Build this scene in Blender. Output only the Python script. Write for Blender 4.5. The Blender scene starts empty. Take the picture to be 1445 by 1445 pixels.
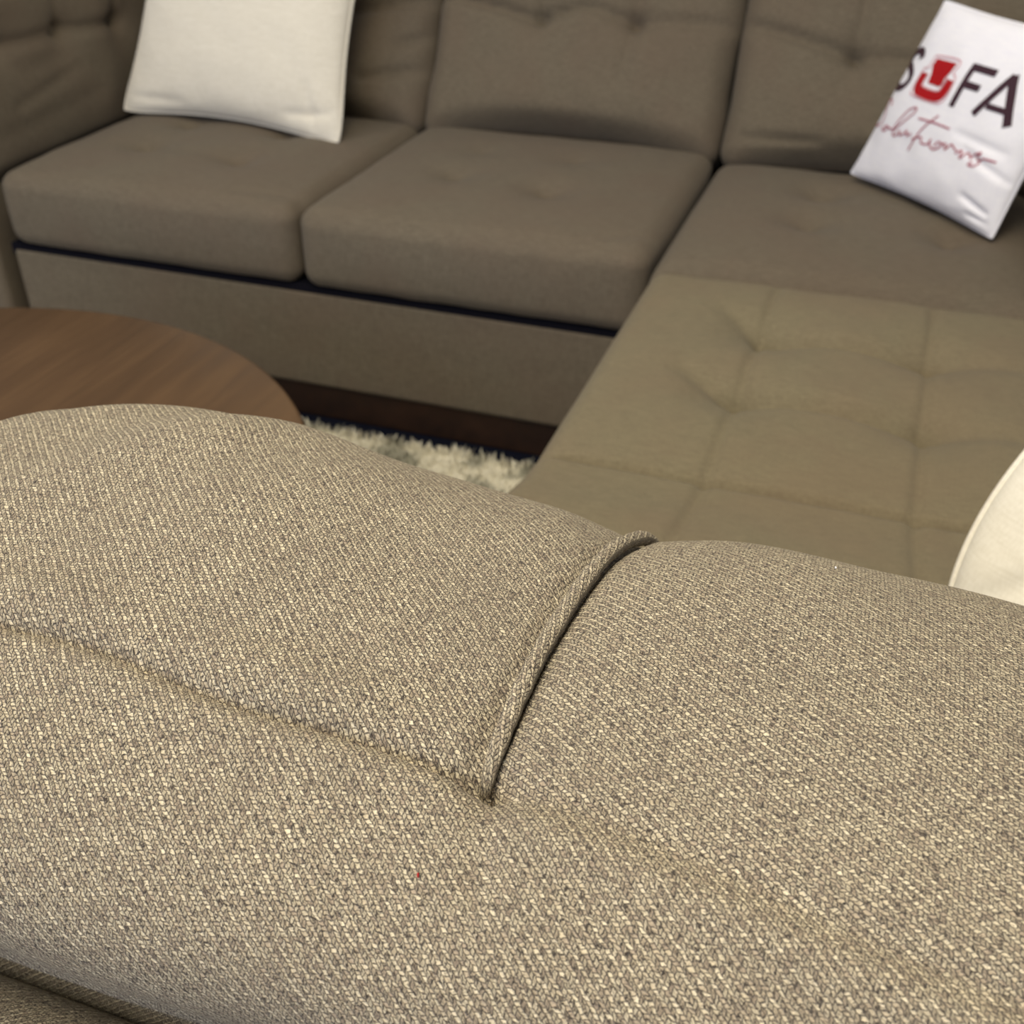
import bpy, bmesh, math, random
import numpy as np
from mathutils import Vector, Matrix, noise

random.seed(7)
scene = bpy.context.scene
COL = scene.collection

# ------------------------------------------------------------------ camera
FPX = 1548.09
PITCH, YAW = 0.6019, -0.3382
F = Vector((math.sin(YAW)*math.cos(PITCH), math.cos(YAW)*math.cos(PITCH), -math.sin(PITCH)))
Rv = Vector((math.cos(YAW), -math.sin(YAW), 0))
Uv = Rv.cross(F)
cam_d = bpy.data.cameras.new('camera')
cam = bpy.data.objects.new('camera', cam_d)
COL.objects.link(cam)
m = Matrix((Rv, Uv, -F)).transposed().to_4x4()
m.translation = Vector((1.060, -1.769, 1.149))
cam.matrix_world = m
cam_d.sensor_width = 36
cam_d.lens = 36*FPX/1445
cam_d.clip_start = 0.02
cam_d.dof.use_dof = True
cam_d.dof.focus_distance = 0.53
cam_d.dof.aperture_fstop = 12.0
scene.camera = cam

# ------------------------------------------------------------------ light
w = bpy.data.worlds.new('world')
scene.world = w
w.use_nodes = True
w.node_tree.nodes['Background'].inputs[0].default_value = (0.80, 0.86, 1.0, 1)
w.node_tree.nodes['Background'].inputs[1].default_value = 0.26


def area(name, loc, target, size, power, color, sy=None):
    l = bpy.data.lights.new(name, 'AREA')
    l.energy = power
    l.color = color
    l.size = size
    if sy:
        l.shape = 'RECTANGLE'
        l.size_y = sy
    o = bpy.data.objects.new(name, l)
    COL.objects.link(o)
    o.location = loc
    o.rotation_euler = (Vector(target)-Vector(loc)).to_track_quat('-Z', 'Y').to_euler()
    return o


area('ceiling_light', (0.9, -1.7, 3.1), (0.9, -1.4, 0), 0.9, 72, (1.0, 0.89, 0.68), 2.2)
area('ceiling_light', (0.2, -3.6, 3.1), (0.4, -2.2, 0), 0.9, 36, (1.0, 0.90, 0.72), 1.6)
area('ceiling_light', (-1.2, -1.2, 3.1), (-0.6, -0.6, 0), 0.8, 22, (1.0, 0.88, 0.68), 2.0)
area('shop_window', (-0.6, -5.0, 1.7), (0.6, -1.0, 0.5), 3.0, 76, (0.66, 0.76, 1.0), 2.0)
scene.view_settings.view_transform = 'Standard'
scene.view_settings.look = 'None'
scene.view_settings.exposure = 0.0
scene.view_settings.gamma = 1.0
scene.view_settings.use_curve_mapping = False


# ------------------------------------------------------------------ materials
def lin(r, g, b):
    f = lambda c: (c/255/12.92) if c/255 <= 0.04045 else ((c/255+0.055)/1.055)**2.4
    return (f(r), f(g), f(b), 1)


class NT:
    def __init__(self, name, rough=0.9, spec=0.2, sheen=0.0):
        self.m = bpy.data.materials.new(name)
        self.m.use_nodes = True
        self.t = self.m.node_tree
        self.b = self.t.nodes['Principled BSDF']
        self.b.inputs['Roughness'].default_value = rough
        self.b.inputs['Specular IOR Level'].default_value = spec
        self.b.inputs['Sheen Weight'].default_value = sheen

    def n(self, typ, **kw):
        nd = self.t.nodes.new('ShaderNode'+typ)
        for k, v in kw.items():
            if hasattr(nd, k):
                setattr(nd, k, v)
            else:
                self.set(nd, k, v)
        return nd

    def set(self, nd, k, v):
        if isinstance(v, bpy.types.NodeSocket):
            self.t.links.new(v, nd.inputs[k])
        else:
            nd.inputs[k].default_value = v

    def math(self, op, a, b=0.0, c=0.0):
        nd = self.t.nodes.new('ShaderNodeMath')
        nd.operation = op
        for i, v in enumerate((a, b, c)):
            if isinstance(v, bpy.types.NodeSocket):
                self.t.links.new(v, nd.inputs[i])
            else:
                nd.inputs[i].default_value = v
        return nd.outputs[0]

    def noise(self, vec, scale, detail=2.0, rough=0.5, out=0):
        nd = self.n('TexNoise', Scale=scale, Detail=detail, Roughness=rough)
        self.set(nd, 'Vector', vec)
        return nd.outputs[out]

    def mapping(self, vec, scale=(1, 1, 1), rot=(0, 0, 0)):
        nd = self.n('Mapping')
        self.set(nd, 'Vector', vec)
        nd.inputs['Scale'].default_value = scale
        nd.inputs['Rotation'].default_value = rot
        return nd.outputs[0]

    def ramp(self, fac, stops):
        nd = self.n('ValToRGB')
        e = nd.color_ramp.elements
        while len(e) < len(stops):
            e.new(0.5)
        for el, (p, c) in zip(e, stops):
            el.position = p
            el.color = c
        self.set(nd, 'Fac', fac)
        return nd.outputs[0]

    def mix(self, fac, a, b, mode='MIX'):
        nd = self.t.nodes.new('ShaderNodeMix')
        nd.data_type = 'RGBA'
        nd.blend_type = mode
        self.set(nd, 0, fac)
        self.set(nd, 6, a)
        self.set(nd, 7, b)
        return nd.outputs[2]

    def bump(self, h, dist, strength=1.0, normal=None):
        nd = self.n('Bump', Strength=strength, Distance=dist)
        self.set(nd, 'Height', h)
        if normal is not None:
            self.set(nd, 'Normal', normal)
        return nd.outputs[0]

    def finish(self, color=None, normal=None):
        if color is not None:
            self.set(self.b, 'Base Color', color)
        if normal is not None:
            self.set(self.b, 'Normal', normal)
        return self.m


def mat_upholstery(name, c1, c2, warm):
    k = NT(name, 0.95, 0.12, 0.06)
    tc = k.n('TexCoord').outputs['Object']
    n1 = k.noise(tc, 7.0, 3.0)
    n2 = k.noise(k.mapping(tc, (9, 60, 60)), 6.0, 2.0)
    n3 = k.noise(k.mapping(tc, (60, 60, 9)), 6.0, 2.0)
    f = k.math('ADD', k.math('MULTIPLY', n2, 0.5), k.math('MULTIPLY', n3, 0.5))
    col = k.ramp(f, [(0.35, c1), (0.65, c2)])
    col = k.mix(k.math('MULTIPLY', k.ramp(n1, [(0.4, (0, 0, 0, 1)), (0.65, (1, 1, 1, 1))]), 0.35), col, warm)
    nz = k.bump(k.noise(tc, 900.0, 2.0), 0.0006, 0.5)
    return k.finish(col, nz)


def mat_tweed(name, rotz=-0.75, tone=1.0):
    """Chunky two-tone twill: short plump yarn floats laid in stepped rows."""
    k = NT(name, 0.88, 0.25, 0.12)
    uv = k.n('UVMap').outputs[0]
    # gentle wandering of the weave
    wn = k.n('TexNoise', Scale=270.0, Detail=4.0, Roughness=0.62)
    k.set(wn, 'Vector', uv)
    off = k.n('VectorMath', operation='SUBTRACT')
    k.set(off, 0, wn.outputs['Color'])
    off.inputs[1].default_value = (0.5, 0.5, 0.5)
    sc = k.n('VectorMath', operation='SCALE')
    k.set(sc, 0, off.outputs[0])
    sc.inputs['Scale'].default_value = 0.0034
    ad = k.n('VectorMath', operation='ADD')
    k.set(ad, 0, uv)
    k.set(ad, 1, sc.outputs[0])
    wuv = ad.outputs[0]
    r = k.mapping(wuv, (1, 1, 1), (0, 0, rotz))
    sx = k.n('SeparateXYZ')
    k.set(sx, 0, r)
    a, b = sx.outputs[0], sx.outputs[1]
    # zigzag: alternate ribs lean opposite ways
    P = 0.0038
    tri = k.math('PINGPONG', b, P/2)
    a2 = k.math('ADD', a, k.math('MULTIPLY', tri, 0.75))
    cmb = k.n('CombineXYZ')
    k.set(cmb, 0, a2)
    k.set(cmb, 1, b)
    br = k.n('TexBrick', offset=0.5, offset_frequency=2, squash=1.0)
    k.set(br, 'Vector', cmb.outputs[0])
    for kk, v in (('Scale', 1.0), ('Mortar Size', 0.00034), ('Mortar Smooth', 1.0), ('Bias', 0.0),
                  ('Brick Width', 0.0023), ('Row Height', P/2)):
        br.inputs[kk].default_value = v
    br.inputs['Color1'].default_value = (0, 0, 0, 1)
    br.inputs['Color2'].default_value = (1, 1, 1, 1)
    rnd, mort = br.outputs['Color'], br.outputs['Fac']
    # rib relief (every second row sits lower)
    rib = k.math('SINE', k.math('MULTIPLY', b, 2*math.pi/P))
    fib = k.noise(k.mapping(cmb.outputs[0], (900, 2200, 1)), 1.0, 3.0)
    big = k.noise(uv, 16.0, 3.0)
    mid = k.noise(uv, 420.0, 3.0, 0.6)
    tint = k.ramp(rnd, [(0.0, lin(165*tone, 150*tone, 130*tone)), (0.3, lin(188*tone, 174*tone, 148*tone)),
                        (0.75, lin(208*tone, 196*tone, 168*tone)), (1.0, lin(220*tone, 207*tone, 180*tone))])
    dark = lin(52*tone, 43*tone, 38*tone)
    gap = k.math('MAXIMUM', 0.0, k.math('SUBTRACT', k.math('MULTIPLY', rib, -1.0), 0.45))
    m2 = k.math('MINIMUM', 1.0, k.math('ADD', k.math('ADD', k.math('MULTIPLY', mort, 0.78), k.math('MULTIPLY', gap, 0.85)),
                k.math('MULTIPLY', k.math('MAXIMUM', 0.0, k.math('SUBTRACT', 0.47, mid)), 5.0)))
    fleck = k.noise(k.mapping(cmb.outputs[0], (620, 1050, 1)), 1.0, 3.0, 0.65)
    m2 = k.math('MINIMUM', 1.0, k.math('ADD', m2, k.math('MULTIPLY', k.math('MAXIMUM', 0.0, k.math('SUBTRACT', 0.44, fleck)), 4.0)))
    col = k.mix(m2, tint, dark)
    col = k.mix(k.math('MINIMUM', 1.0, k.math('MULTIPLY', k.math('MAXIMUM', 0.0, k.math('SUBTRACT', fleck, 0.58)), 3.5)), col, lin(222, 208, 180))
    col = k.mix(k.math('MULTIPLY', k.math('MAXIMUM', 0.0, k.math('SUBTRACT', fib, 0.45)), 1.2), col, lin(105, 92, 82))
    col = k.mix(k.math('MULTIPLY', k.ramp(big, [(0.40, (0, 0, 0, 1)), (0.7, (1, 1, 1, 1))]), 0.22), col,
                lin(128, 116, 100))
    h = k.math('SUBTRACT', k.math('ADD', k.math('MULTIPLY', rib, 0.40), k.math('MULTIPLY', fib, 0.35)),
               k.math('MULTIPLY', mort, 0.9))
    h = k.math('ADD', h, k.math('MULTIPLY', mid, 1.1))
    h = k.math('ADD', h, k.math('MULTIPLY', fleck, 0.9))
    nz = k.bump(h, 0.0012, 1.0)
    return k.finish(col, nz)


def mat_linen(name, c1, c2, rough=0.9, bump=0.0004, sheen=0.05):
    k = NT(name, rough, 0.2, sheen)
    tc = k.n('TexCoord').outputs['Object']
    n2 = k.noise(k.mapping(tc, (20, 20, 260)), 1.6, 3.0)
    n3 = k.noise(k.mapping(tc, (260, 260, 20)), 1.6, 3.0)
    f = k.math('ADD', k.math('MULTIPLY', n2, 0.5), k.math('MULTIPLY', n3, 0.5))
    col = k.ramp(f, [(0.35, c1), (0.65, c2)])
    return k.finish(col, k.bump(f, bump, 0.5))


def mat_wood(name, c1, c2, c3, rough=0.45):
    k = NT(name, rough, 0.35)
    tc = k.n('TexCoord').outputs['Object']
    d = k.noise(k.mapping(tc, (9, 2.0, 9), (0, 0, 0.15)), 1.0, 4.0)
    g = k.noise(k.mapping(tc, (46, 3.5, 46), (0, 0, 0.15)), 1.0, 5.0, 0.6)
    f = k.math('ADD', k.math('MULTIPLY', d, 0.55), k.math('MULTIPLY', g, 0.45))
    col = k.ramp(f, [(0.36, c1), (0.5, c2), (0.64, c3)])
    k.set(k.b, 'Roughness', k.math('ADD', rough-0.08, k.math('MULTIPLY', g, 0.2)))
    return k.finish(col, k.bump(g, 0.0004, 0.4))


def mat_plain(name, c, rough=0.8, spec=0.2):
    k = NT(name, rough, spec)
    tc = k.n('TexCoord').outputs['Object']
    n = k.noise(tc, 40.0, 3.0)
    col = k.mix(k.math('MULTIPLY', n, 0.25), c, (c[0]*0.7, c[1]*0.7, c[2]*0.7, 1))
    return k.finish(col, k.bump(n, 0.0003, 0.3))


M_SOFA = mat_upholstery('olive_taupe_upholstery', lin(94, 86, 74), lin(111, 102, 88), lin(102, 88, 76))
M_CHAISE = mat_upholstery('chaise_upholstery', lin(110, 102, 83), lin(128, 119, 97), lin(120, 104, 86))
M_TWEED = mat_tweed('taupe_tweed', tone=1.07)
M_TWEED_R = mat_tweed('taupe_tweed_right', -0.55, 1.07)
M_PIPING = mat_tweed('tweed_piping', 0.3, 1.08)
M_CREAM = mat_linen('cream_linen', lin(212, 206, 192), lin(228, 223, 211))
M_CREAM2 = mat_linen('ivory_linen', lin(226, 221, 208), lin(238, 234, 223))
M_SATIN = mat_linen('white_satin', lin(238, 238, 250), lin(247, 247, 254), 0.42, 0.0001, 0.0)
M_WOOD = mat_wood('walnut_table_wood', lin(74, 54, 34), lin(84, 62, 40), lin(97, 73, 48))
M_PLINTH = mat_wood('dark_plinth_wood', lin(30, 17, 10), lin(40, 23, 13), lin(48, 29, 17), 0.6)
M_BLACK = mat_plain('gap_shadow_black', lin(20, 20, 28), 0.95, 0.05)  # near-black colour painting in the shadow of the cushion gap
M_SEAM = mat_plain('seam_thread', lin(84, 75, 62), 0.9)
M_WALL = mat_plain('painted_wall', lin(196, 190, 178))
M_FLOOR = mat_plain('navy_carpet', lin(16, 19, 32), 0.98, 0.05)
M_DARKINK = mat_plain('plum_ink', lin(66, 44, 54), 0.6)
M_REDINK = mat_plain('red_ink', lin(172, 24, 30), 0.6)
M_SCRIPT = mat_plain('rose_ink', lin(176, 98, 112), 0.6)
M_WHITEINK = mat_plain('pale_outline_ink', lin(214, 160, 168), 0.6)


def mat_rug():
    k = NT('shaggy_rug_pile', 0.95, 0.1, 0.1)
    tc = k.n('TexCoord').outputs['Object']
    n = k.noise(tc, 9.0, 3.0)
    n2 = k.noise(tc, 60.0, 2.0)
    col = k.ramp(n, [(0.40, lin(150, 148, 132)), (0.50, lin(224, 219, 200)), (0.7, lin(240, 235, 218))])
    col = k.mix(k.math('MULTIPLY', n2, 0.3), col, lin(170, 165, 148))
    return k.finish(col)


M_RUG = mat_rug()


# ------------------------------------------------------------------ object helpers
def link(name, me, mat=None, parent=None, label=None):
    o = bpy.data.objects.new(name, me)
    COL.objects.link(o)
    if mat is not None:
        me.materials.append(mat)
    if parent is not None:
        o.parent = parent
    if label:
        o['label'] = label
    return o


def mesh(name, verts, faces, smooth=True, uvs=None):
    me = bpy.data.meshes.new(name)
    me.from_pydata([tuple(v) for v in verts], [], faces)
    if smooth:
        me.polygons.foreach_set('use_smooth', [True]*len(me.polygons))
    if uvs is not None:
        uvl = me.uv_layers.new(name='UVMap')
        idx = np.empty(len(me.loops), dtype=np.int32)
        me.loops.foreach_get('vertex_index', idx)
        uvl.data.foreach_set('uv', np.asarray(uvs, dtype=np.float32)[idx].ravel())
    me.update()
    return me


def thing(name, label, cat, loc=(0, 0, 0), group=None):
    o = bpy.data.objects.new(name, None)
    COL.objects.link(o)
    o.empty_display_size = 0.1
    o.location = loc
    o['label'] = label
    o['category'] = cat
    if group:
        o['group'] = group
    return o


def axis_coords(h, r, step):
    r = min(r, h*0.98)
    e = [-h + r*(1-math.cos(t*math.pi/2/6)) if False else -h + r*(t/6.0) for t in range(6)]
    n = max(2, int(2*(h-r)/step))
    mid = [-(h-r) + 2*(h-r)*i/n for i in range(n+1)]
    return e + mid + [-x for x in reversed(e)]


def rbox(name, c, size, r, step, disp, mat, parent=None, rot=None, label=None, rz=None):
    """Rounded box with a fine grid; disp(p, n, P) -> offset vector in local coordinates."""
    hx, hy, hz = [s/2 for s in size]
    H = (hx, hy, hz)
    A = [axis_coords(h, r, step) for h in H]
    vid, V, N = {}, [], []

    def vert(i, j, k2):
        key = (i, j, k2)
        if key in vid:
            return vid[key]
        p = (A[0][i], A[1][j], A[2][k2])
        inn = [max(-(h-r), min(h-r, x)) for x, h in zip(p, H)]
        d = Vector([a-b for a, b in zip(p, inn)])
        if d.length < 1e-9:
            d = Vector((0, 0, 1))
        d.normalize()
        q = Vector(inn)+d*r
        vid[key] = len(V)
        V.append(q)
        N.append(d)
        return vid[key]
    Fs = []
    n = [len(a)-1 for a in A]
    for ax in range(3):
        o1, o2 = [(1, 2), (2, 0), (0, 1)][ax]
        for side in (0, 1):
            for i in range(n[o1]):
                for j in range(n[o2]):
                    q = []
                    for (a, b) in ((i, j), (i+1, j), (i+1, j+1), (i, j+1)):
                        id3 = [0, 0, 0]
                        id3[ax] = n[ax]*side
                        id3[o1] = a
                        id3[o2] = b
                        q.append(vert(*id3))
                    if side == 0:
                        q.reverse()
                    Fs.append(q)
    out, uvs = [], []
    for q, d in zip(V, N):
        off = disp(q, d, H) if disp else Vector((0, 0, 0))
        out.append(q+off)
        if abs(d.z) > 0.5:
            uvs.append((q.x, q.y))
        elif abs(d.y) > abs(d.x):
            uvs.append((q.x, q.z+(q.y if d.y > 0 else -q.y)))
        else:
            uvs.append((q.z, q.y))
    if rot is not None:
        out = [rot @ v for v in out]
    me = mesh(name, out, Fs, True, uvs)
    o = link(name, me, mat, parent, label)
    o.location = c
    return o


def sstep(a, b, x):
    t = max(0.0, min(1.0, (x-a)/(b-a)))
    return t*t*(3-2*t)


def gauss(d2, r):
    return math.exp(-d2/(r*r))


def segd2(px, py, ax, ay, bx, by):
    dx, dy = bx-ax, by-ay
    t = max(0, min(1, ((px-ax)*dx+(py-ay)*dy)/(dx*dx+dy*dy)))
    ex, ey = px-ax-t*dx, py-ay-t*dy
    return ex*ex+ey*ey, t


def creases(x, y, segs):
    """segs: (ax, ay, bx, by, width, depth) narrow valleys fading towards both ends"""
    s = 0
    for (ax, ay, bx, by, wd, dp) in segs:
        if min(ax, bx)-3*wd < x < max(ax, bx)+3*wd and min(ay, by)-3*wd < y < max(ay, by)+3*wd:
            d2, t = segd2(x, y, ax, ay, bx, by)
            s -= dp*gauss(d2, wd)*(0.35+0.65*math.sin(math.pi*min(1, max(0, 0.15+0.7*t))))
    return s


def tube(name, pts, rad, mat, parent=None, n=10, label=None, closed=False, uv=True, rads=None):
    V, Fs, U = [], [], []
    L = len(pts)
    P = [Vector(p) for p in pts]
    s = 0
    prev = None
    for i, p in enumerate(P):
        if closed:
            t = (P[(i+1) % L]-P[i-1]).normalized()
        else:
            t = (P[min(i+1, L-1)]-P[max(i-1, 0)]).normalized()
        if prev is None:
            a = t.cross(Vector((0, 0, 1)) if abs(t.z) < 0.9 else Vector((1, 0, 0))).normalized()
        else:
            a = (prev - t*prev.dot(t)).normalized()
        prev = a
        b = t.cross(a)
        rr = rads[i] if rads else rad
        for j in range(n):
            an = 2*math.pi*j/n
            V.append(p+(a*math.cos(an)+b*math.sin(an))*rr)
            U.append((s, rad*an))
        if i < L-1:
            s += (P[i+1]-p).length
    m_ = L if closed else L-1
    for i in range(m_):
        for j in range(n):
            i2 = (i+1) % L
            Fs.append([i*n+j, i*n+(j+1) % n, i2*n+(j+1) % n, i2*n+j])
    if not closed:
        Fs.append(list(range(n))[::-1])
        Fs.append([(L-1)*n+j for j in range(n)])
    return link(name, mesh(name, V, Fs, True, U), mat, parent, label)


def lathe(name, prof, mat, parent, n=96, loc=(0, 0, 0)):
    V, Fs = [], []
    for (r, z) in prof:
        for j in range(n):
            a = 2*math.pi*j/n
            V.append((r*math.cos(a), r*math.sin(a), z))
    for i in range(len(prof)-1):
        for j in range(n):
            Fs.append([i*n+j, i*n+(j+1) % n, (i+1)*n+(j+1) % n, (i+1)*n+j])
    Fs.append(list(range(n))[::-1])
    Fs.append([(len(prof)-1)*n+j for j in range(n)])
    me = mesh(name, V, Fs, True)
    o = link(name, me, mat, parent)
    o.location = loc
    return o


def sharp_box(name, lo, hi, mat, parent=None, bev=0.0, kind=None):
    bm = bmesh.new()
    bmesh.ops.create_cube(bm, size=1)
    for v in bm.verts:
        v.co = Vector([(a+b)/2+(b-a)*c for a, b, c in zip(lo, hi, v.co)])
    if bev:
        bmesh.ops.bevel(bm, geom=bm.edges[:], offset=bev, segments=3, affect='EDGES')
    me = bpy.data.meshes.new(name)
    bm.to_mesh(me)
    bm.free()
    o = link(name, me, mat, parent)
    if kind:
        o['kind'] = kind
    return o


def fbm(x, y, z, s):
    return noise.noise(Vector((x*s, y*s, z*s)))


# ------------------------------------------------------------------ setting
sharp_box('floor', (-3.2, -4.6, -0.05), (4.2, 1.6, 0.0), M_FLOOR, kind='structure')
sharp_box('wall_back', (-3.2, 1.6, -0.05), (4.2, 1.7, 3.2), M_WALL, kind='structure')

# ------------------------------------------------------------------ sectional sofa
sofa = thing('sectional_sofa', 'olive taupe tufted sectional sofa with a chaise on the right, across the rug',
             'sofa', (0, 0, 0))


def seat_disp(tufts, folds=(), puff=0.018, frontbulge=0.008, seed=0.0):
    def f(q, n, H):
        x, y, z = q
        u, v = x/H[0], y/H[1]
        o = Vector((0, 0, 0))
        if n.z > 0.05:
            d = puff*(1-u*u*u*u)*(1-v*v*v*v)*1.0 - puff*0.2
            for (tx, ty, r, dp) in tufts:
                r2 = (x-tx)**2+(y-ty)**2
                d -= dp*(0.6*gauss(r2, r)+0.4*gauss(r2, r*0.35))
            d += creases(x, y, folds)
            d += 0.003*fbm(x, y, seed, 6) + 0.0012*fbm(x, y, seed+3, 18)
            o.z += d*n.z
        w2 = max(0, 1-(z/H[2])**2)
        o.x += n.x*frontbulge*0.6*w2*(1-v*v)
        o.y += n.y*frontbulge*w2*(1-u**4)
        if n.z < 0.8:
            o += n*0.0016*fbm(x, y, z+seed, 14)
        return o
    return f


seat_h = 0.158
zc = 0.2965+seat_h/2
c1 = (-0.3435, 0.31, zc)
rbox('seat_cushion', c1, (0.683, 0.64, seat_h), 0.034, 0.010,
     seat_disp([(-0.479+0.3435, 0.233-0.31, 0.055, 0.026), (-0.239+0.3435, 0.213-0.31, 0.055, 0.026),
                (-0.479+0.3435, 0.40-0.31, 0.05, 0.022), (-0.239+0.3435, 0.40-0.31, 0.05, 0.022)],
               [(0.20, -0.27, 0.33, -0.25, 0.012, 0.004), (-0.1, -0.09, 0.1, -0.1, 0.02, 0.004)]),
     M_SOFA, sofa)
c2 = (0.345, 0.31, zc)
rbox('seat_cushion', c2, (0.676, 0.64, seat_h), 0.034, 0.010,
     seat_disp([(0.225-0.345, 0.262-0.31, 0.05, 0.022), (0.428-0.345, 0.228-0.31, 0.05, 0.028),
                (0.225-0.345, 0.42-0.31, 0.05, 0.010), (0.43-0.345, 0.42-0.31, 0.05, 0.012)],
               [(0.22, -0.29, 0.33, -0.22, 0.010, 0.004), (0.18, -0.31, 0.33, -0.29, 0.010, 0.004)], seed=5),
     M_SOFA, sofa)


# chaise: one long cushion, a puffed rear part, a flat buttoned panel and a raised front roll
def chaise_disp(q, n, H):
    x, y = q.x+1.006, q.y-0.19     # world coordinates
    o = Vector((0, 0, 0))
    u = q.x/H[0]
    if n.z > 0.05:
        d = 0.0
        rear = sstep(-0.012, 0.03, y)
        mid = (1-sstep(-0.03, 0.0, y))
        # rear part, rolls down to the joint at y=0
        yy = (y-0.30)/0.30
        d += rear*(0.030*max(0, 1-yy*yy)**0.5*(1-u**6) + 0.004)
        for (tx, ty) in ((0.925, 0.238), (1.165, 0.235), (0.93, 0.41), (1.165, 0.41)):
            r2 = (x-tx)**2+(y-ty)**2
            d -= 0.022*gauss(r2, 0.05)+0.006*gauss(r2, 0.018)
        # joint
        d -= 0.010*gauss((y+0.004)**2, 0.010)
        # buttoned panel
        if y < 0.0:
            t = sstep(0.0, -0.05, y)
            vv = (y+0.32)/0.33
            d += t*0.012*max(0, 1-vv**4)*(1-u**8)
            for (tx, ty) in ((0.907, -0.411), (0.919, -0.212), (1.158, -0.419), (1.153, -0.215)):
                r2 = (x-tx)**2+(y-ty)**2
                d -= 0.024*gauss(r2, 0.06)+0.010*gauss(r2, 0.02)
            xl = 0.9105
            for xs in (0.911, 1.154):
                d -= 0.0065*gauss((x-xs)**2, 0.0075)*t
            d += creases(x, y, [(0.907, -0.411, 0.83, -0.37, 0.02, 0.011), (0.919, -0.212, 0.85, -0.15, 0.02, 0.010),
                                (0.907, -0.411, 1.158, -0.419, 0.017, 0.024),
                                (0.919, -0.212, 1.153, -0.215, 0.017, 0.022),
                                (1.158, -0.419, 1.32, -0.42, 0.022, 0.008),
                                (1.153, -0.215, 1.32, -0.21, 0.022, 0.008)])
            d -= 0.018*gauss((y+0.647)**2, 0.008)
            if y < -0.647:
                d += 0.006+0.034*sstep(-0.65, -0.86, y)
        d += 0.003*fbm(x, y, 9, 6)+0.001*fbm(x, y, 4, 20)
        o.z += d*n.z
    # the front roll flares a little sideways
    if y < -0.64:
        o.x += u*0.012*sstep(-0.64, -0.9, y)
    if y > 0:
        o.x -= (0.004)*(1 if u < 0 else -1)*min(1, abs(u))
    return o


M2 = bpy.data.materials
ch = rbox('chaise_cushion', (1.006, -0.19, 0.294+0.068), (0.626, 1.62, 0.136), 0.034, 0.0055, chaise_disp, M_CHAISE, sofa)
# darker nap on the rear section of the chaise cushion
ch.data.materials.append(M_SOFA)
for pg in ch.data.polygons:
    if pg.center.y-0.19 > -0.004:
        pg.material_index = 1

# base frames
sharp_box('gap_shadow', (-0.70, 0.005, 0.27), (0.70, 0.90, 0.297), M_BLACK, sofa, 0.002)  # added dark slab, paints the shadow line under the seat cushions
base_l = rbox('sofa_base', (0.0, 0.46, 0.182), (1.392, 0.915, 0.212), 0.012, 0.05, None, M_SOFA, sofa)
base_r = rbox('chaise_base', (1.012, -0.04, 0.182), (0.622, 1.87, 0.212), 0.012, 0.05, None, M_SOFA, sofa)
sharp_box('plinth', (-0.93, 0.012, 0.0), (0.70, 0.88, 0.078), M_PLINTH, sofa, 0.003)
sharp_box('plinth', (0.715, -0.945, 0.0), (1.50, 0.88, 0.078), M_PLINTH, sofa, 0.003)


# back cushions, leaning back 31 degrees
def back_disp(tufts, folds, seed, arch=0.03):
    def f(q, n, H):
        x, y, z = q
        u, v = x/H[0], z/H[2]
        o = Vector((0, 0, 0))
        if n.y < -0.05:
            d = 0.030*(1-u**4)*(1-v**4)
            for (tx, tz, r, dp) in tufts:
                r2 = (x-tx)**2+(z-tz)**2
                d -= dp*(0.55*gauss(r2, r)+0.45*gauss(r2, r*0.3))
            d += 1.6*creases(x, z, folds)
            d += 0.005*fbm(x, z, seed, 5)+0.002*fbm(x, z, seed+3, 14)
            o.y -= d*(-n.y)
        # soft lower edge lifts in the middle
        if v < 0:
            o.z += arch*(1-u*u)*sstep(-0.45, -1.0, v)
            o.y += 0.024*(1-u**4)*sstep(-0.72, -1.0, v)*(1 if n.y < 0 else 0)
        o.x += n.x*0.006*fbm(0.3, z, seed, 9)
        o += n*0.002*fbm(x, y, z+seed, 16)
        return o
    return f


LEAN = Matrix.Rotation(math.radians(-31), 3, 'X')


def back_cushion(cx, wdt, tufts, folds, seed, arch=0.035):
    H = 0.50
    T = 0.20
    # bottom front edge of the cushion sits at y 0.565, z 0.437
    ctr = Vector((cx, 0.565, 0.437)) + LEAN @ Vector((0, T/2, H/2))
    return rbox('back_cushion', ctr, (wdt, T, H), 0.05, 0.010, back_disp(tufts, folds, seed, arch), M_SOFA, sofa, LEAN)


zt = 0.02   # tuft row height in the cushion's own frame
back_cushion(-0.345, 0.70, [(-0.12, zt, 0.055, 0.034), (0.12, zt, 0.055, 0.034)],
             [(0.15, zt-0.01, 0.35, zt+0.035, 0.012, 0.014), (0.20, -0.14, 0.34, -0.10, 0.011, 0.011),
              (0.27, -0.06, 0.35, -0.02, 0.010, 0.010),
              (0.12, zt, -0.12, zt, 0.012, 0.010)], 1.0)
back_cushion(0.347, 0.688, [(-0.085, zt+0.01, 0.055, 0.034), (0.125, zt+0.015, 0.055, 0.036)],
             [(-0.085, zt, -0.34, zt+0.05, 0.011, 0.017), (-0.085, zt+0.01, 0.02, zt+0.035, 0.009, 0.015),
              (0.02, zt+0.035, 0.125, zt+0.01, 0.010, 0.012), (0.125, zt+0.01, 0.34, zt+0.02, 0.014, 0.010),
              (0.125, zt, 0.115, -0.10, 0.014, 0.006), (0.125, zt, 0.125, 0.25, 0.012, 0.006),
              (-0.085, zt, -0.085, 0.25, 0.012, 0.006)], 2.0, 0.042)
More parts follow.
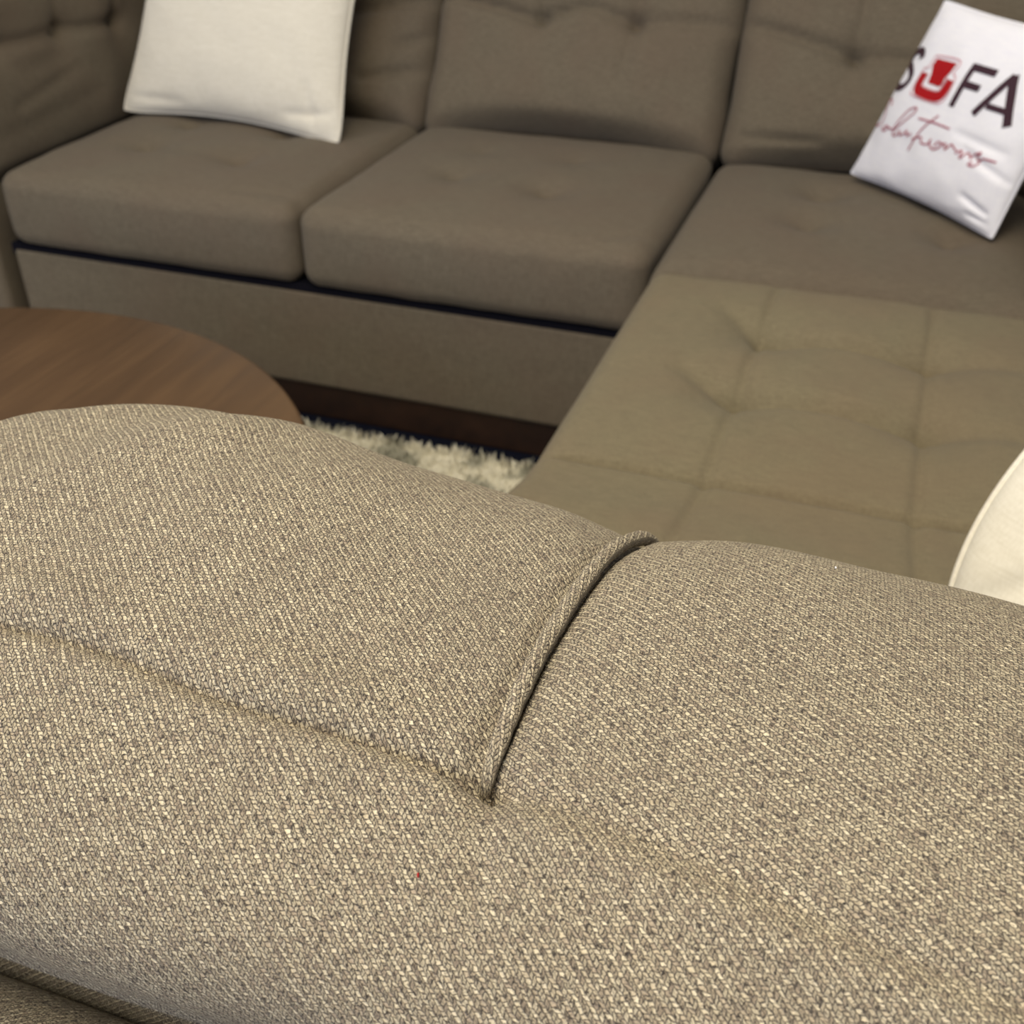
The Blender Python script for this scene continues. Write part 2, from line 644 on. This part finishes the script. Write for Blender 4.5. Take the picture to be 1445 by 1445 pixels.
back_cushion(1.040, 0.69, [(-0.105, zt-0.03, 0.055, 0.036), (0.125, zt-0.03, 0.055, 0.034)],
             [(-0.105, zt-0.03, -0.34, zt+0.03, 0.012, 0.014), (-0.105, zt-0.03, 0.125, zt-0.03, 0.013, 0.010),
              (-0.105, zt-0.03, -0.10, 0.2, 0.012, 0.007), (-0.30, -0.19, -0.15, -0.20, 0.010, 0.008)], 3.0, 0.035)
sharp_box('back_frame', (-0.93, 0.865, 0.08), (1.50, 0.965, 0.66), M_SOFA, sofa, 0.02)


# left arm with a buttoned inner pad
def arm_disp(q, n, H):
    o = Vector((0, 0, 0))
    x, y, z = q
    if n.x > 0.05:
        y0, z0 = y+0.36, z+0.585
        d = 0.018*(1-(y/H[1])**4)*(1-(z/H[2])**4)
        for (ty, tz) in ((0.32, 0.65), (0.517, 0.635), (0.12, 0.65)):
            r2 = (y0-ty)**2+(z0-tz)**2
            d -= 0.016*gauss(r2, 0.05)+0.022*gauss(r2, 0.018)
        d += creases(y0, z0, [(0.517, 0.635, 0.32, 0.65, 0.012, 0.012), (0.32, 0.65, 0.02, 0.655, 0.012, 0.010),
                              (0.14, 0.535, 0.36, 0.575, 0.012, 0.005), (0.18, 0.60, 0.34, 0.60, 0.016, 0.003),
                              (0.32, 0.65, 0.32, 0.78, 0.010, 0.008), (0.517, 0.64, 0.517, 0.78, 0.010, 0.010),
                              (0.02, 0.48, 0.40, 0.51, 0.018, 0.003)])
        d += 0.005*fbm(0, y, z, 6)
        o.x += d*n.x
    o += n*0.002*fbm(x, y, z, 12)
    return o


rbox('arm_pad', (-0.775, 0.36, 0.595), (0.10, 0.70, 0.38), 0.045, 0.010, arm_disp, M_SOFA, sofa)
rbox('arm', (-0.8425, 0.475, 0.4225), (0.195, 0.95, 0.685), 0.02, 0.05, None, M_SOFA, sofa)
# right arm
rbox('arm_pad', (1.385, 0.36, 0.575), (0.11, 0.70, 0.36), 0.045, 0.02, None, M_SOFA, sofa)
rbox('arm', (1.435, 0.475, 0.4075), (0.17, 0.95, 0.655), 0.02, 0.05, None, M_SOFA, sofa)


# ------------------------------------------------------------------ throw pillows
class Pillow:
    def __init__(s, BL, BR, TR, TL, T, concave, seed=0.0, wr=0.003, folds=(), e=0.5, cr=0.0):
        s.cr = cr
        s.c = [np.array(a, float) for a in (BL, BR, TR, TL)]
        s.T, s.k, s.seed, s.wr, s.folds, s.e = T, concave, seed, wr, folds, e
        a = s.c[1]-s.c[0]+s.c[2]-s.c[3]
        b = s.c[3]-s.c[0]+s.c[2]-s.c[1]
        n = np.cross(a, b)
        s.n = n/np.linalg.norm(n)

    def at(s, u, v, side=1, lift=0.0):
        a, b = 2*u-1, 2*v-1
        a2 = a*(1-s.k*(1-b*b)*a*a)
        b2 = b*(1-s.k*(1-a*a)*b*b)
        a2, b2 = a2*(1-s.cr*b**8), b2*(1-s.cr*a**8)
        U, W = (a2+1)/2, (b2+1)/2
        BL, BR, TR, TL = s.c
        p = BL*(1-U)*(1-W)+BR*U*(1-W)+TR*U*W+TL*(1-U)*W
        f = max(0.0, (1-a*a)*(1-b*b))
        t = s.T*f**s.e
        if side > 0:
            q = min(1, f*6)
            t += q*s.wr*(noise.noise(Vector((u*3, v*3, s.seed)))*1.6+noise.noise(Vector((u*9, v*9, s.seed)))*0.5)
            t += min(1, f*12)*creases(u, v, s.folds)
        return Vector(p + s.n*side*(t+lift))


def build_pillow(root_name, label, cat, P, mat, base, NU=90, seam_r=0.0035, group=None, seam_mat=None):
    root = thing(root_name, label, cat, base, group)
    B = Vector(base)
    V, Fs = [], []
    n = NU
    fr, bk = {}, {}

    def g(i):
        return 0.5-0.5*math.cos(math.pi*i/n)*0.85-0.5*0.15*(1-2*i/n)
    for i in range(n+1):
        for j in range(n+1):
            u, v = g(i), g(j)
            fr[i, j] = len(V)
            V.append(P.at(u, v, 1)-B)
            if i in (0, n) or j in (0, n):
                bk[i, j] = fr[i, j]
            else:
                bk[i, j] = len(V)
                V.append(P.at(u, v, -1)-B)
    for i in range(n):
        for j in range(n):
            Fs.append([fr[i, j], fr[i+1, j], fr[i+1, j+1], fr[i, j+1]])
            Fs.append([bk[i, j+1], bk[i+1, j+1], bk[i+1, j], bk[i, j]])
    link('pillow_cover', mesh('pillow_cover', V, Fs), mat, root)
    ring = [P.at(g(i), 0)-B for i in range(n)]+[P.at(1, g(j))-B for j in range(n)] + \
           [P.at(g(i), 1)-B for i in range(n, 0, -1)]+[P.at(0, g(j))-B for j in range(n, 0, -1)]
    tube('edge_seam', ring, seam_r, seam_mat or mat, root, 8, closed=True)
    return root


# cream pillow leaning in the left corner
PC = Pillow((-0.690, 0.435, 0.462), (-0.088, 0.380, 0.455), (-0.07, 0.63, 0.95), (-0.62, 0.66, 0.955), 0.075, 0.09,
            seed=2.0, wr=0.004, folds=[(0.05, 0.06, 0.3, 0.05, 0.02, 0.004), (0.80, 0.07, 0.97, 0.10, 0.02, 0.006),
                                       (0.9, 0.03, 0.86, 0.2, 0.02, 0.005)], cr=0.035)
build_pillow('throw_pillow', 'cream linen throw pillow leaning in the left corner of the sectional sofa',
             'pillow', PC, M_CREAM, (-0.38, 0.43, 0.458))

# white printed pillow on the right
PW = Pillow((0.972, 0.50, 0.472), (1.236, 0.232, 0.464), (1.325, 0.255, 0.79), (1.083, 0.52, 0.79), 0.050, 0.05,
            seed=6.0, wr=0.003,
            folds=[(0.70, 0.36, 1.0, 0.27, 0.018, 0.005), (0.62, 0.42, 0.9, 0.40, 0.02, 0.004),
                   (0.80, 0.14, 0.93, 0.10, 0.018, 0.007), (0.85, 0.06, 0.96, 0.05, 0.014, 0.005)], e=0.45, cr=0.012)
wp = build_pillow('printed_pillow', 'white satin pillow printed with a furniture shop name and a red armchair',
                  'pillow', PW, M_SATIN, (1.10, 0.37, 0.468), NU=110, seam_r=0.0022)

# printing on the white pillow: strokes and filled shapes laid on the cover, in fractions of its width and height
PW_W, PW_H = 0.376, 0.337


def smooth_path(P, n=8):
    return catmull2(P, n) if len(P) > 2 else [tuple(P[0][c]+(P[1][c]-P[0][c])*i/10 for c in (0, 1)) for i in range(11)]


def catmull2(P, n):
    out = []
    P = [P[0]]+list(P)+[P[-1]]
    for i in range(1, len(P)-2):
        for k in range(n):
            t = k/n
            out.append(tuple(0.5*((2*P[i][c])+(-P[i-1][c]+P[i+1][c])*t +
                                  (2*P[i-1][c]-5*P[i][c]+4*P[i+1][c]-P[i+2][c])*t*t +
                                  (-P[i-1][c]+3*P[i][c]-3*P[i+1][c]+P[i+2][c])*t**3) for c in (0, 1)))
    out.append(P[-1])
    return out


def print_mesh(name, strokes, fills, mat, label=None, lift=0.0014, curved=True, sym=None):
    V, Fs = [], []
    B = wp.location
    for (path, wdt) in strokes:
        pts = smooth_path(path) if curved or len(path) == 2 else path
        b0 = len(V)
        for i, (u, v) in enumerate(pts):
            a, b = pts[max(i-1, 0)], pts[min(i+1, len(pts)-1)]
            dx, dy = (b[0]-a[0])*PW_W, (b[1]-a[1])*PW_H
            L = math.hypot(dx, dy) or 1
            nx_, ny_ = -dy/L*wdt/2, dx/L*wdt/2
            for q in (-1, -0.33, 0.33, 1):
                uu = min(0.995, max(0.005, u+q*nx_/PW_W))
                vv = min(0.995, max(0.005, v+q*ny_/PW_H))
                V.append(PW.at(uu, vv, 1, lift)-B)
        for i in range(len(pts)-1):
            for q in range(3):
                a = b0+i*4+q
                Fs.append([a, a+4, a+5, a+1])
    for poly in fills:
        bm = bmesh.new()
        vs = [bm.verts.new((u, v, 0)) for u, v in poly]
        bm.faces.new(vs)
        bmesh.ops.triangulate(bm, faces=bm.faces[:])
        bmesh.ops.subdivide_edges(bm, edges=bm.edges[:], cuts=5, use_grid_fill=True)
        bmesh.ops.triangulate(bm, faces=bm.faces[:])
        bm.verts.index_update()
        b0 = len(V)
        for q in bm.verts:
            V.append(PW.at(q.co.x, q.co.y, 1, lift)-B)
        for fc in bm.faces:
            Fs.append([b0+q.index for q in fc.verts])
        bm.free()
    return link(name, mesh(name, V, Fs), mat, wp, label)


LW = 0.0135
print_mesh('letter', [([(.14, .70), (.115, .732), (.07, .732), (.038, .70), (.048, .66), (.10, .635), (.135, .60),
                        (.13, .555), (.09, .528), (.045, .533), (.02, .56)], LW)], [], M_DARKINK, 'dark plum letter S')
print_mesh('letter', [([(.518, .752), (.518, .528)], 0.0120), ([(.505, .737), (.655, .737)], 0.0125),
                      ([(.520, .648), (.615, .648)], 0.0120)], [], M_DARKINK, 'dark plum letter F')
print_mesh('letter', [([(.752, .752), (.652, .528)], 0.0130), ([(.748, .752), (.856, .522)], 0.0165),
                      ([(.700, .584), (.830, .584)], 0.0100)], [(
                          (.732, .755), (.768, .755), (.76, .72), (.74, .72))], M_DARKINK, 'dark plum letter A')
em = print_mesh('armchair_emblem', [([(.230, .640), (.234, .585), (.252, .555), (.300, .548), (.385, .548), (.424, .562),
                                      (.436, .610), (.438, .645)], 0.0185)],
                [[(.259, .724), (.412, .730), (.405, .676), (.392, .644), (.398, .612), (.384, .597), (.294, .597),
                  (.279, .654), (.258, .685)]], M_REDINK, 'deep red armchair shape')
print_mesh('emblem_outline', [([(.262, .640), (.262, .590), (.284, .574), (.385, .574), (.406, .596), (.406, .655)], 0.0026),
                              ([(.246, .738), (.420, .746), (.428, .682), (.458, .655), (.462, .561), (.425, .520),
                                (.251, .517), (.212, .539), (.208, .652), (.238, .672), (.242, .738)], 0.0024)],
           [], M_WHITEINK, 'thin pale pink outline of the armchair', lift=0.0020)
SCR = [[(.105, .43), (.075, .46), (.045, .44), (.085, .38), (.09, .33), (.05, .30), (.03, .32)],
       [(.14, .319), (.12, .299), (.149, .296), (.163, .316), (.15, .325), (.14, .319)],
       [(.15, .325), (.190, .318), (.216, .323), (.238, .382), (.272, .443), (.313, .466), (.322, .448), (.282, .389),
        (.237, .329), (.229, .297), (.255, .293)],
       [(.255, .293), (.277, .327), (.285, .306), (.314, .323), (.325, .343), (.337, .319), (.363, .337)],
       [(.381, .248), (.397, .317), (.425, .393), (.477, .468)], [(.363, .422), (.468, .428), (.574, .427)],
       [(.379, .312), (.432, .338), (.446, .312), (.483, .316), (.495, .348)],
       [(.495, .348), (.499, .318), (.531, .303), (.562, .323), (.568, .347), (.542, .345), (.529, .318)],
       [(.568, .335), (.591, .353), (.599, .325), (.624, .359), (.649, .347), (.668, .340)],
       [(.668, .325), (.695, .349), (.704, .312), (.729, .349), (.756, .330)],
       [(.752, .327), (.77, .353), (.803, .372), (.788, .339), (.809, .329), (.797, .301), (.765, .298), (.777, .32)],
       [(.807, .334), (.833, .350), (.893, .353)]]
print_mesh('script_lettering', [(q, 0.0032) for q in SCR], [], M_SCRIPT, 'rose red handwritten script')


# ivory pillow at the right, standing on the chaise end behind the tweed sofa back
PI_ = Pillow((1.180, -0.955, 0.482), (1.60, -0.995, 0.482), (1.61, -0.89, 0.73), (1.235, -0.85, 0.705), 0.080, -0.13,
             seed=11.0, wr=0.004, folds=[(0.05, 0.30, 0.35, 0.75, 0.03, 0.004), (0.12, 0.2, 0.5, 0.7, 0.025, 0.003)])
build_pillow('throw_pillow', 'ivory pillow with soft diagonal creases at the right, behind the tweed sofa back',
             'pillow', PI_, M_CREAM2, (1.39, -0.93, 0.478))

# ------------------------------------------------------------------ coffee table
tb = thing('coffee_table', 'round walnut brown coffee table on the rug in front of the sofa', 'table', (-0.059, -1.005, 0.0))
lathe('tabletop', [(0.01, 0.388), (0.540, 0.388), (0.5535, 0.392), (0.5566, 0.400), (0.5566, 0.412), (0.554, 0.4185),
                   (0.549, 0.42), (0.4, 0.42), (0.2, 0.42), (0.01, 0.42)], M_WOOD, tb, 160)
lathe('pedestal', [(0.26, 0.014), (0.27, 0.02), (0.27, 0.04), (0.20, 0.06), (0.15, 0.14), (0.14, 0.24), (0.17, 0.34),
                   (0.24, 0.385), (0.25, 0.3885)], M_WOOD, tb, 96)

# ------------------------------------------------------------------ rug
rug = thing('area_rug', 'cream shaggy rug with grey mottling between the coffee table and the chaise', 'rug', (-0.3, -0.62, 0.0))
rv, rf = [], []
nx, ny = 120, 100
X0, X1, Y0, Y1 = -1.3, 0.685, -1.16, -0.045
for j in range(ny+1):
    for i in range(nx+1):
        x = X0+(X1-X0)*i/nx
        y = Y0+(Y1-Y0)*j/ny
        edge = min(1, min(i, nx-i, j, ny-j)/2)
        rv.append((x+0.3, y+0.62, 0.002+edge*(0.010+0.005*fbm(x, y, 0, 30))))
for j in range(ny):
    for i in range(nx):
        a = j*(nx+1)+i
        rf.append([a, a+1, a+nx+2, a+nx+1])
link('rug_base', mesh('rug_base', rv, rf), M_RUG, rug)
pv, pf = [], []
for k in range(26000):
    x = random.uniform(-0.35, X1+0.004)
    y = random.uniform(-0.66, Y1+0.006)
    h = random.uniform(0.012, 0.026)
    a = random.uniform(0, math.pi)
    wd = random.uniform(0.0015, 0.003)
    lx, ly = random.gauss(0, 0.006), random.gauss(0, 0.006)
    ca, sa = math.cos(a)*wd, math.sin(a)*wd
    b = len(pv)
    x += 0.3
    y += 0.62
    pv += [(x-ca, y-sa, 0.004), (x+ca, y+sa, 0.004), (x+ca*0.9+lx*0.5, y+sa*0.9+ly*0.5, h*0.7),
           (x-ca*0.9+lx*0.5, y-sa*0.9+ly*0.5, h*0.7), (x+lx, y+ly, h)]
    pf += [[b, b+1, b+2, b+3], [b+3, b+2, b+4]]
pile = link('pile', mesh('pile', pv, pf), M_RUG, rug)
pile['kind'] = 'stuff'

# ------------------------------------------------------------------ foreground sofa
fs = thing('tweed_sofa', 'taupe tweed sofa back with a piped seam, close in the foreground', 'sofa', (1.05, -1.5, 0.0))
FO = Vector((1.05, -1.5, 0.0))
XP = 0.951
X_L, X_R = 0.50, 1.62
sec = [(-1.215, 0.36), (-1.200, 0.50), (-1.196, 0.62), (-1.204, 0.70), (-1.236, 0.758), (-1.285, 0.790), (-1.347, 0.806),
       (-1.415, 0.810), (-1.474, 0.802), (-1.524, 0.787), (-1.556, 0.764), (-1.568, 0.735), (-1.560, 0.702),
       (-1.540, 0.672), (-1.520, 0.648), (-1.507, 0.61), (-1.503, 0.57)]


def catmull(P, n):
    out = []
    P = [P[0]]+list(P)+[P[-1]]
    for i in range(1, len(P)-2):
        for k in range(n):
            t = k/n
            out.append(tuple(0.5*((2*P[i][c])+(-P[i-1][c]+P[i+1][c])*t +
                                  (2*P[i-1][c]-5*P[i][c]+4*P[i+1][c]-P[i+2][c])*t*t +
                                  (-P[i-1][c]+3*P[i][c]-3*P[i+1][c]+P[i+2][c])*t**3) for c in (0, 1)))
    out.append(P[-1])
    return out


fine = catmull(sec, 60)
cum = [0.0]
for a, b in zip(fine, fine[1:]):
    cum.append(cum[-1]+math.hypot(b[0]-a[0], b[1]-a[1]))
S_TOT = cum[-1]
cumA = np.array(cum)
fA = np.array(fine)


def cs(s):
    y = float(np.interp(s, cumA, fA[:, 0]))
    z = float(np.interp(s, cumA, fA[:, 1]))
    e = 0.004
    y1, z1 = float(np.interp(s-e, cumA, fA[:, 0])), float(np.interp(s-e, cumA, fA[:, 1]))
    y2, z2 = float(np.interp(s+e, cumA, fA[:, 0])), float(np.interp(s+e, cumA, fA[:, 1]))
    ty, tz = y2-y1, z2-z1
    L = math.hypot(ty, tz)
    return y, z, tz/L, -ty/L      # normal = (tz, -ty) : outwards (up on the crest)


i_seam = int(np.argmin(np.hypot(fA[:, 0]+1.474, fA[:, 1]-0.802)))
S_SEAM = cum[i_seam]
i_cr = int(np.argmin(np.hypot(fA[:, 0]+1.26, fA[:, 1]-0.776)))
S_CR = cum[i_cr]

hx = np.array([0.50, 0.553, 0.60, 0.645, 0.70, 0.76, 0.84, 0.90, 0.935, 0.96, 0.985, 1.02, 1.10, 1.16, 1.25, 1.40, 1.62])
hv = np.array([.000, .0085, .0175, .0240, .0305, .0255, .014, .008, .004, .000, .006, .009, .009, .004, 0, 0, 0])


def seam_s(x):
    """position of the cross seam along the section; it wanders slightly"""
    if x < XP:
        return S_SEAM - 0.006 + 0.012*sstep(0.66, 0.95, x) + 0.002*math.sin(x*40)
    return S_SEAM + 0.006 + 0.030*sstep(0.95, 1.20, x)


def xpipe(s):
    t = (S_SEAM-s)/(S_SEAM-S_CR)
    return 0.947+0.016*max(0, min(1.3, t))-0.004*math.sin(math.pi*max(0, min(1, t)))


def fg_point(x, s):
    y, z, ny_, nz_ = cs(s)
    d = 0.0
    crest = sstep(S_SEAM+0.02, S_CR+0.02, s)
    base = sum(float(np.interp(x+q, hx, hv)) for q in (-0.03, -0.015, 0, 0.015, 0.03))/5
    d += base*(0.12+0.88*crest) if s < S_SEAM+0.05 else base*0.12
    xp = xpipe(s)
    dx = x-xp
    above = 1-sstep(seam_s(x)-0.004, seam_s(x)+0.012, s)
    if dx < 0:
        d -= above*0.0028*gauss((dx+0.0095)**2, 0.0030)
        d -= above*(0.005*gauss(dx*dx, 0.030)+0.004*gauss(dx*dx, 0.010))
    else:
        d -= above*(0.003*gauss(dx*dx, 0.022)+0.005*gauss(dx*dx, 0.0060))
    ds = s-seam_s(x)
    if x < xp+0.004:
        fade = 1.0
        # upper panel puffs over the seam, then a thin line
        d += 0.0060*math.exp(-(ds+0.018)**2/0.014**2)*sstep(0.0, -0.02, dx)*(0.5+0.5*math.sin(x*23+1)**2)
        d -= 0.0062*gauss(ds*ds, 0.0034)*fade
        d += 0.0020*gauss((ds-0.014)**2, 0.012)
    else:
        d -= 0.0034*gauss(ds*ds, 0.006)
        d += 0.0036*gauss((ds-0.016)**2, 0.011)
    # pucker where the three panels meet
    r2 = (x-0.950)**2+(s-S_SEAM-0.012)**2
    d -= 0.0055*gauss(r2, 0.016)
    d -= 0.0035*gauss(segd2(x, s, 0.951, S_SEAM, 0.957, S_SEAM+0.05)[0], 0.007)
    # soft pillowy lumps
    d += 0.004*fbm(x, s, 0, 7)+0.0015*fbm(x, s, 5, 17)
    # low rolls in the fabric of the left panel
    d += 0.004*math.sin((x*0.8+s*0.55)*70)*gauss((x-0.68)**2+(s-S_CR-0.07)**2, 0.09)
    # rounded ends
    for xe, sg in ((X_L, 1), (X_R, -1)):
        t = (x-xe)*sg
        r = 0.07
        if t < r:
            d -= r-math.sqrt(max(0, r*r-(r-t)**2))
    return Vector((x, y+ny_*d, z+nz_*d))-FO


# outward normal check: on the crest the second component must be positive
if cs(S_CR+0.05)[3] < 0:
    raise RuntimeError('section normal')
GX, GS = 0.0030, 0.0028
xs = [X_L+0.07*(1-math.cos(math.pi/2*i/14)) for i in range(14)]
a = X_L+0.07
while a < X_R-0.07:
    xs.append(a)
    a += GX if a < 1.24 else 0.012
xs += [X_R-0.07*(1-math.cos(math.pi/2*i/14)) for i in range(14, -1, -1)]
ns = int(S_TOT/GS)


def fg_grid(name, xlist, tlist, sfun, mat, label=None, flip=False):
    V, U, Fs = [], [], []
    for x in xlist:
        for t in tlist:
            s = sfun(x, t)
            V.append(fg_point(x, s))
            U.append((x, s))
    nt = len(tlist)
    for i in range(len(xlist)-1):
        for j in range(nt-1):
            q = [i*nt+j, (i+1)*nt+j, (i+1)*nt+j+1, i*nt+j+1]
            Fs.append(q)
    return link(name, mesh(name, V, Fs, True, U), mat, fs, label)


nt1 = int(S_SEAM/GS)
T1 = [i/nt1 for i in range(nt1+1)]
nt2 = int((S_TOT-S_SEAM)/GS)
T2 = [i/nt2 for i in range(nt2+1)]
xsL = [x for x in xs if x < XP]
xsR = [x for x in xs if x > XP]
# the two upper panels meet on the piping line: bend their columns to follow it


def bend(xl, left):
    def f(x, s):
        return x
    return f


def fg_panel(name, us, left, mat, label):
    """u in 0..1 from the outer end to the piping line"""
    V, U, Fs = [], [], []
    for u in us:
        for t in T1:
            xe = X_L if left else X_R
            s0 = t*S_SEAM
            xp = xpipe(s0)
            x = xe+(xp-xe)*u
            s = t*seam_s(x)
            V.append(fg_point(x, s))
            U.append((x, s))
    nt = len(T1)
    for i in range(len(us)-1):
        for j in range(nt-1):
            q = [i*nt+j, (i+1)*nt+j, (i+1)*nt+j+1, i*nt+j+1]
            if not left:
                q.reverse()
            Fs.append(q)
    return link(name, mesh(name, V, Fs, True, U), mat, fs, label)


uL = [(x-X_L)/(0.951-X_L) for x in xsL]+[1.0]
uR = [(X_R-x)/(X_R-0.951) for x in reversed(xsR)]+[1.0]
fg_panel('top_panel', uL, True, M_TWEED, 'left upper tweed panel of the sofa back')
fg_panel('top_panel', uR, False, M_TWEED_R, 'right upper tweed panel of the sofa back')
fg_grid('lower_panel', xs, T2, lambda x, t: seam_s(x)+(S_TOT-seam_s(x))*t, M_TWEED)

# piping over the joint of the two upper panels
pp, rr = [], []
N_ = 120
for i in range(N_+1):
    s = S_SEAM+0.004-(S_SEAM-0.10)*i/N_
    x = xpipe(s)-0.0028
    e = 0.002
    p = fg_point(x, s)
    y, z, a_, b_ = cs(s)
    lift = 0.0060-0.0052*(1-min(1, i/9))**1.5
    pp.append(p+Vector((0, a_, b_))*lift)
    rr.append(0.0043*(1+0.05*math.sin(i*1.9)+0.04*math.sin(i*0.7)) * (0.6+0.4*min(1, i/5)))
tube('piping', pp, 0.0042, M_PIPING, fs, 14, rads=rr)

# body under the back pillow, seat, base and feet
rbox('back_body', (X_L+0.56-1.05, -1.355+1.5, 0.33), (1.06, 0.28, 0.50), 0.03, 0.04, None, M_TWEED, fs)
def fseat(q, n, H):
    o = Vector((0, 0, 0))
    if n.z > 0.05:
        o.z += 0.012*(1-(q.x/H[0])**4)*(1-(q.y/H[1])**4)*n.z+0.003*fbm(q.x, q.y, 3, 8)
    return o
rbox('seat_cushion', (0.765-1.05, -1.815+1.5, 0.475), (0.47, 0.64, 0.17), 0.05, 0.012, fseat, M_TWEED, fs)
rbox('seat_cushion', (1.295-1.05, -1.815+1.5, 0.475), (0.57, 0.64, 0.17), 0.05, 0.03, fseat, M_TWEED, fs)
rbox('sofa_base', (X_L+0.56-1.05, -1.80+1.5, 0.235), (1.08, 0.66, 0.31), 0.02, 0.05, None, M_TWEED, fs)
for (x, y) in ((0.58, -1.27), (1.54, -1.27), (0.58, -2.06), (1.54, -2.06)):
    lathe('foot', [(0.022, 0.0), (0.024, 0.004), (0.034, 0.076), (0.034, 0.082)], M_PLINTH, fs, 24,
          (x-1.05, y+1.5, 0.0))

# specks of lint lying on the tweed
def lint(x, s, ln, mat, label):
    p = fg_point(x, s)
    q = fg_point(x+ln*0.4, s+ln)
    y, z, a_, b_ = cs(s)
    up = Vector((0, a_, b_))*0.0006
    tube('lint', [p+up, (p+q)/2+up*2, q+up], 0.0004, mat, fs, 6, label)


lint(0.934, S_SEAM+0.050, 0.0015, M_REDINK, 'tiny red lint speck')
lint(1.068, S_SEAM-0.190, 0.001, M_SATIN, 'tiny white lint speck')
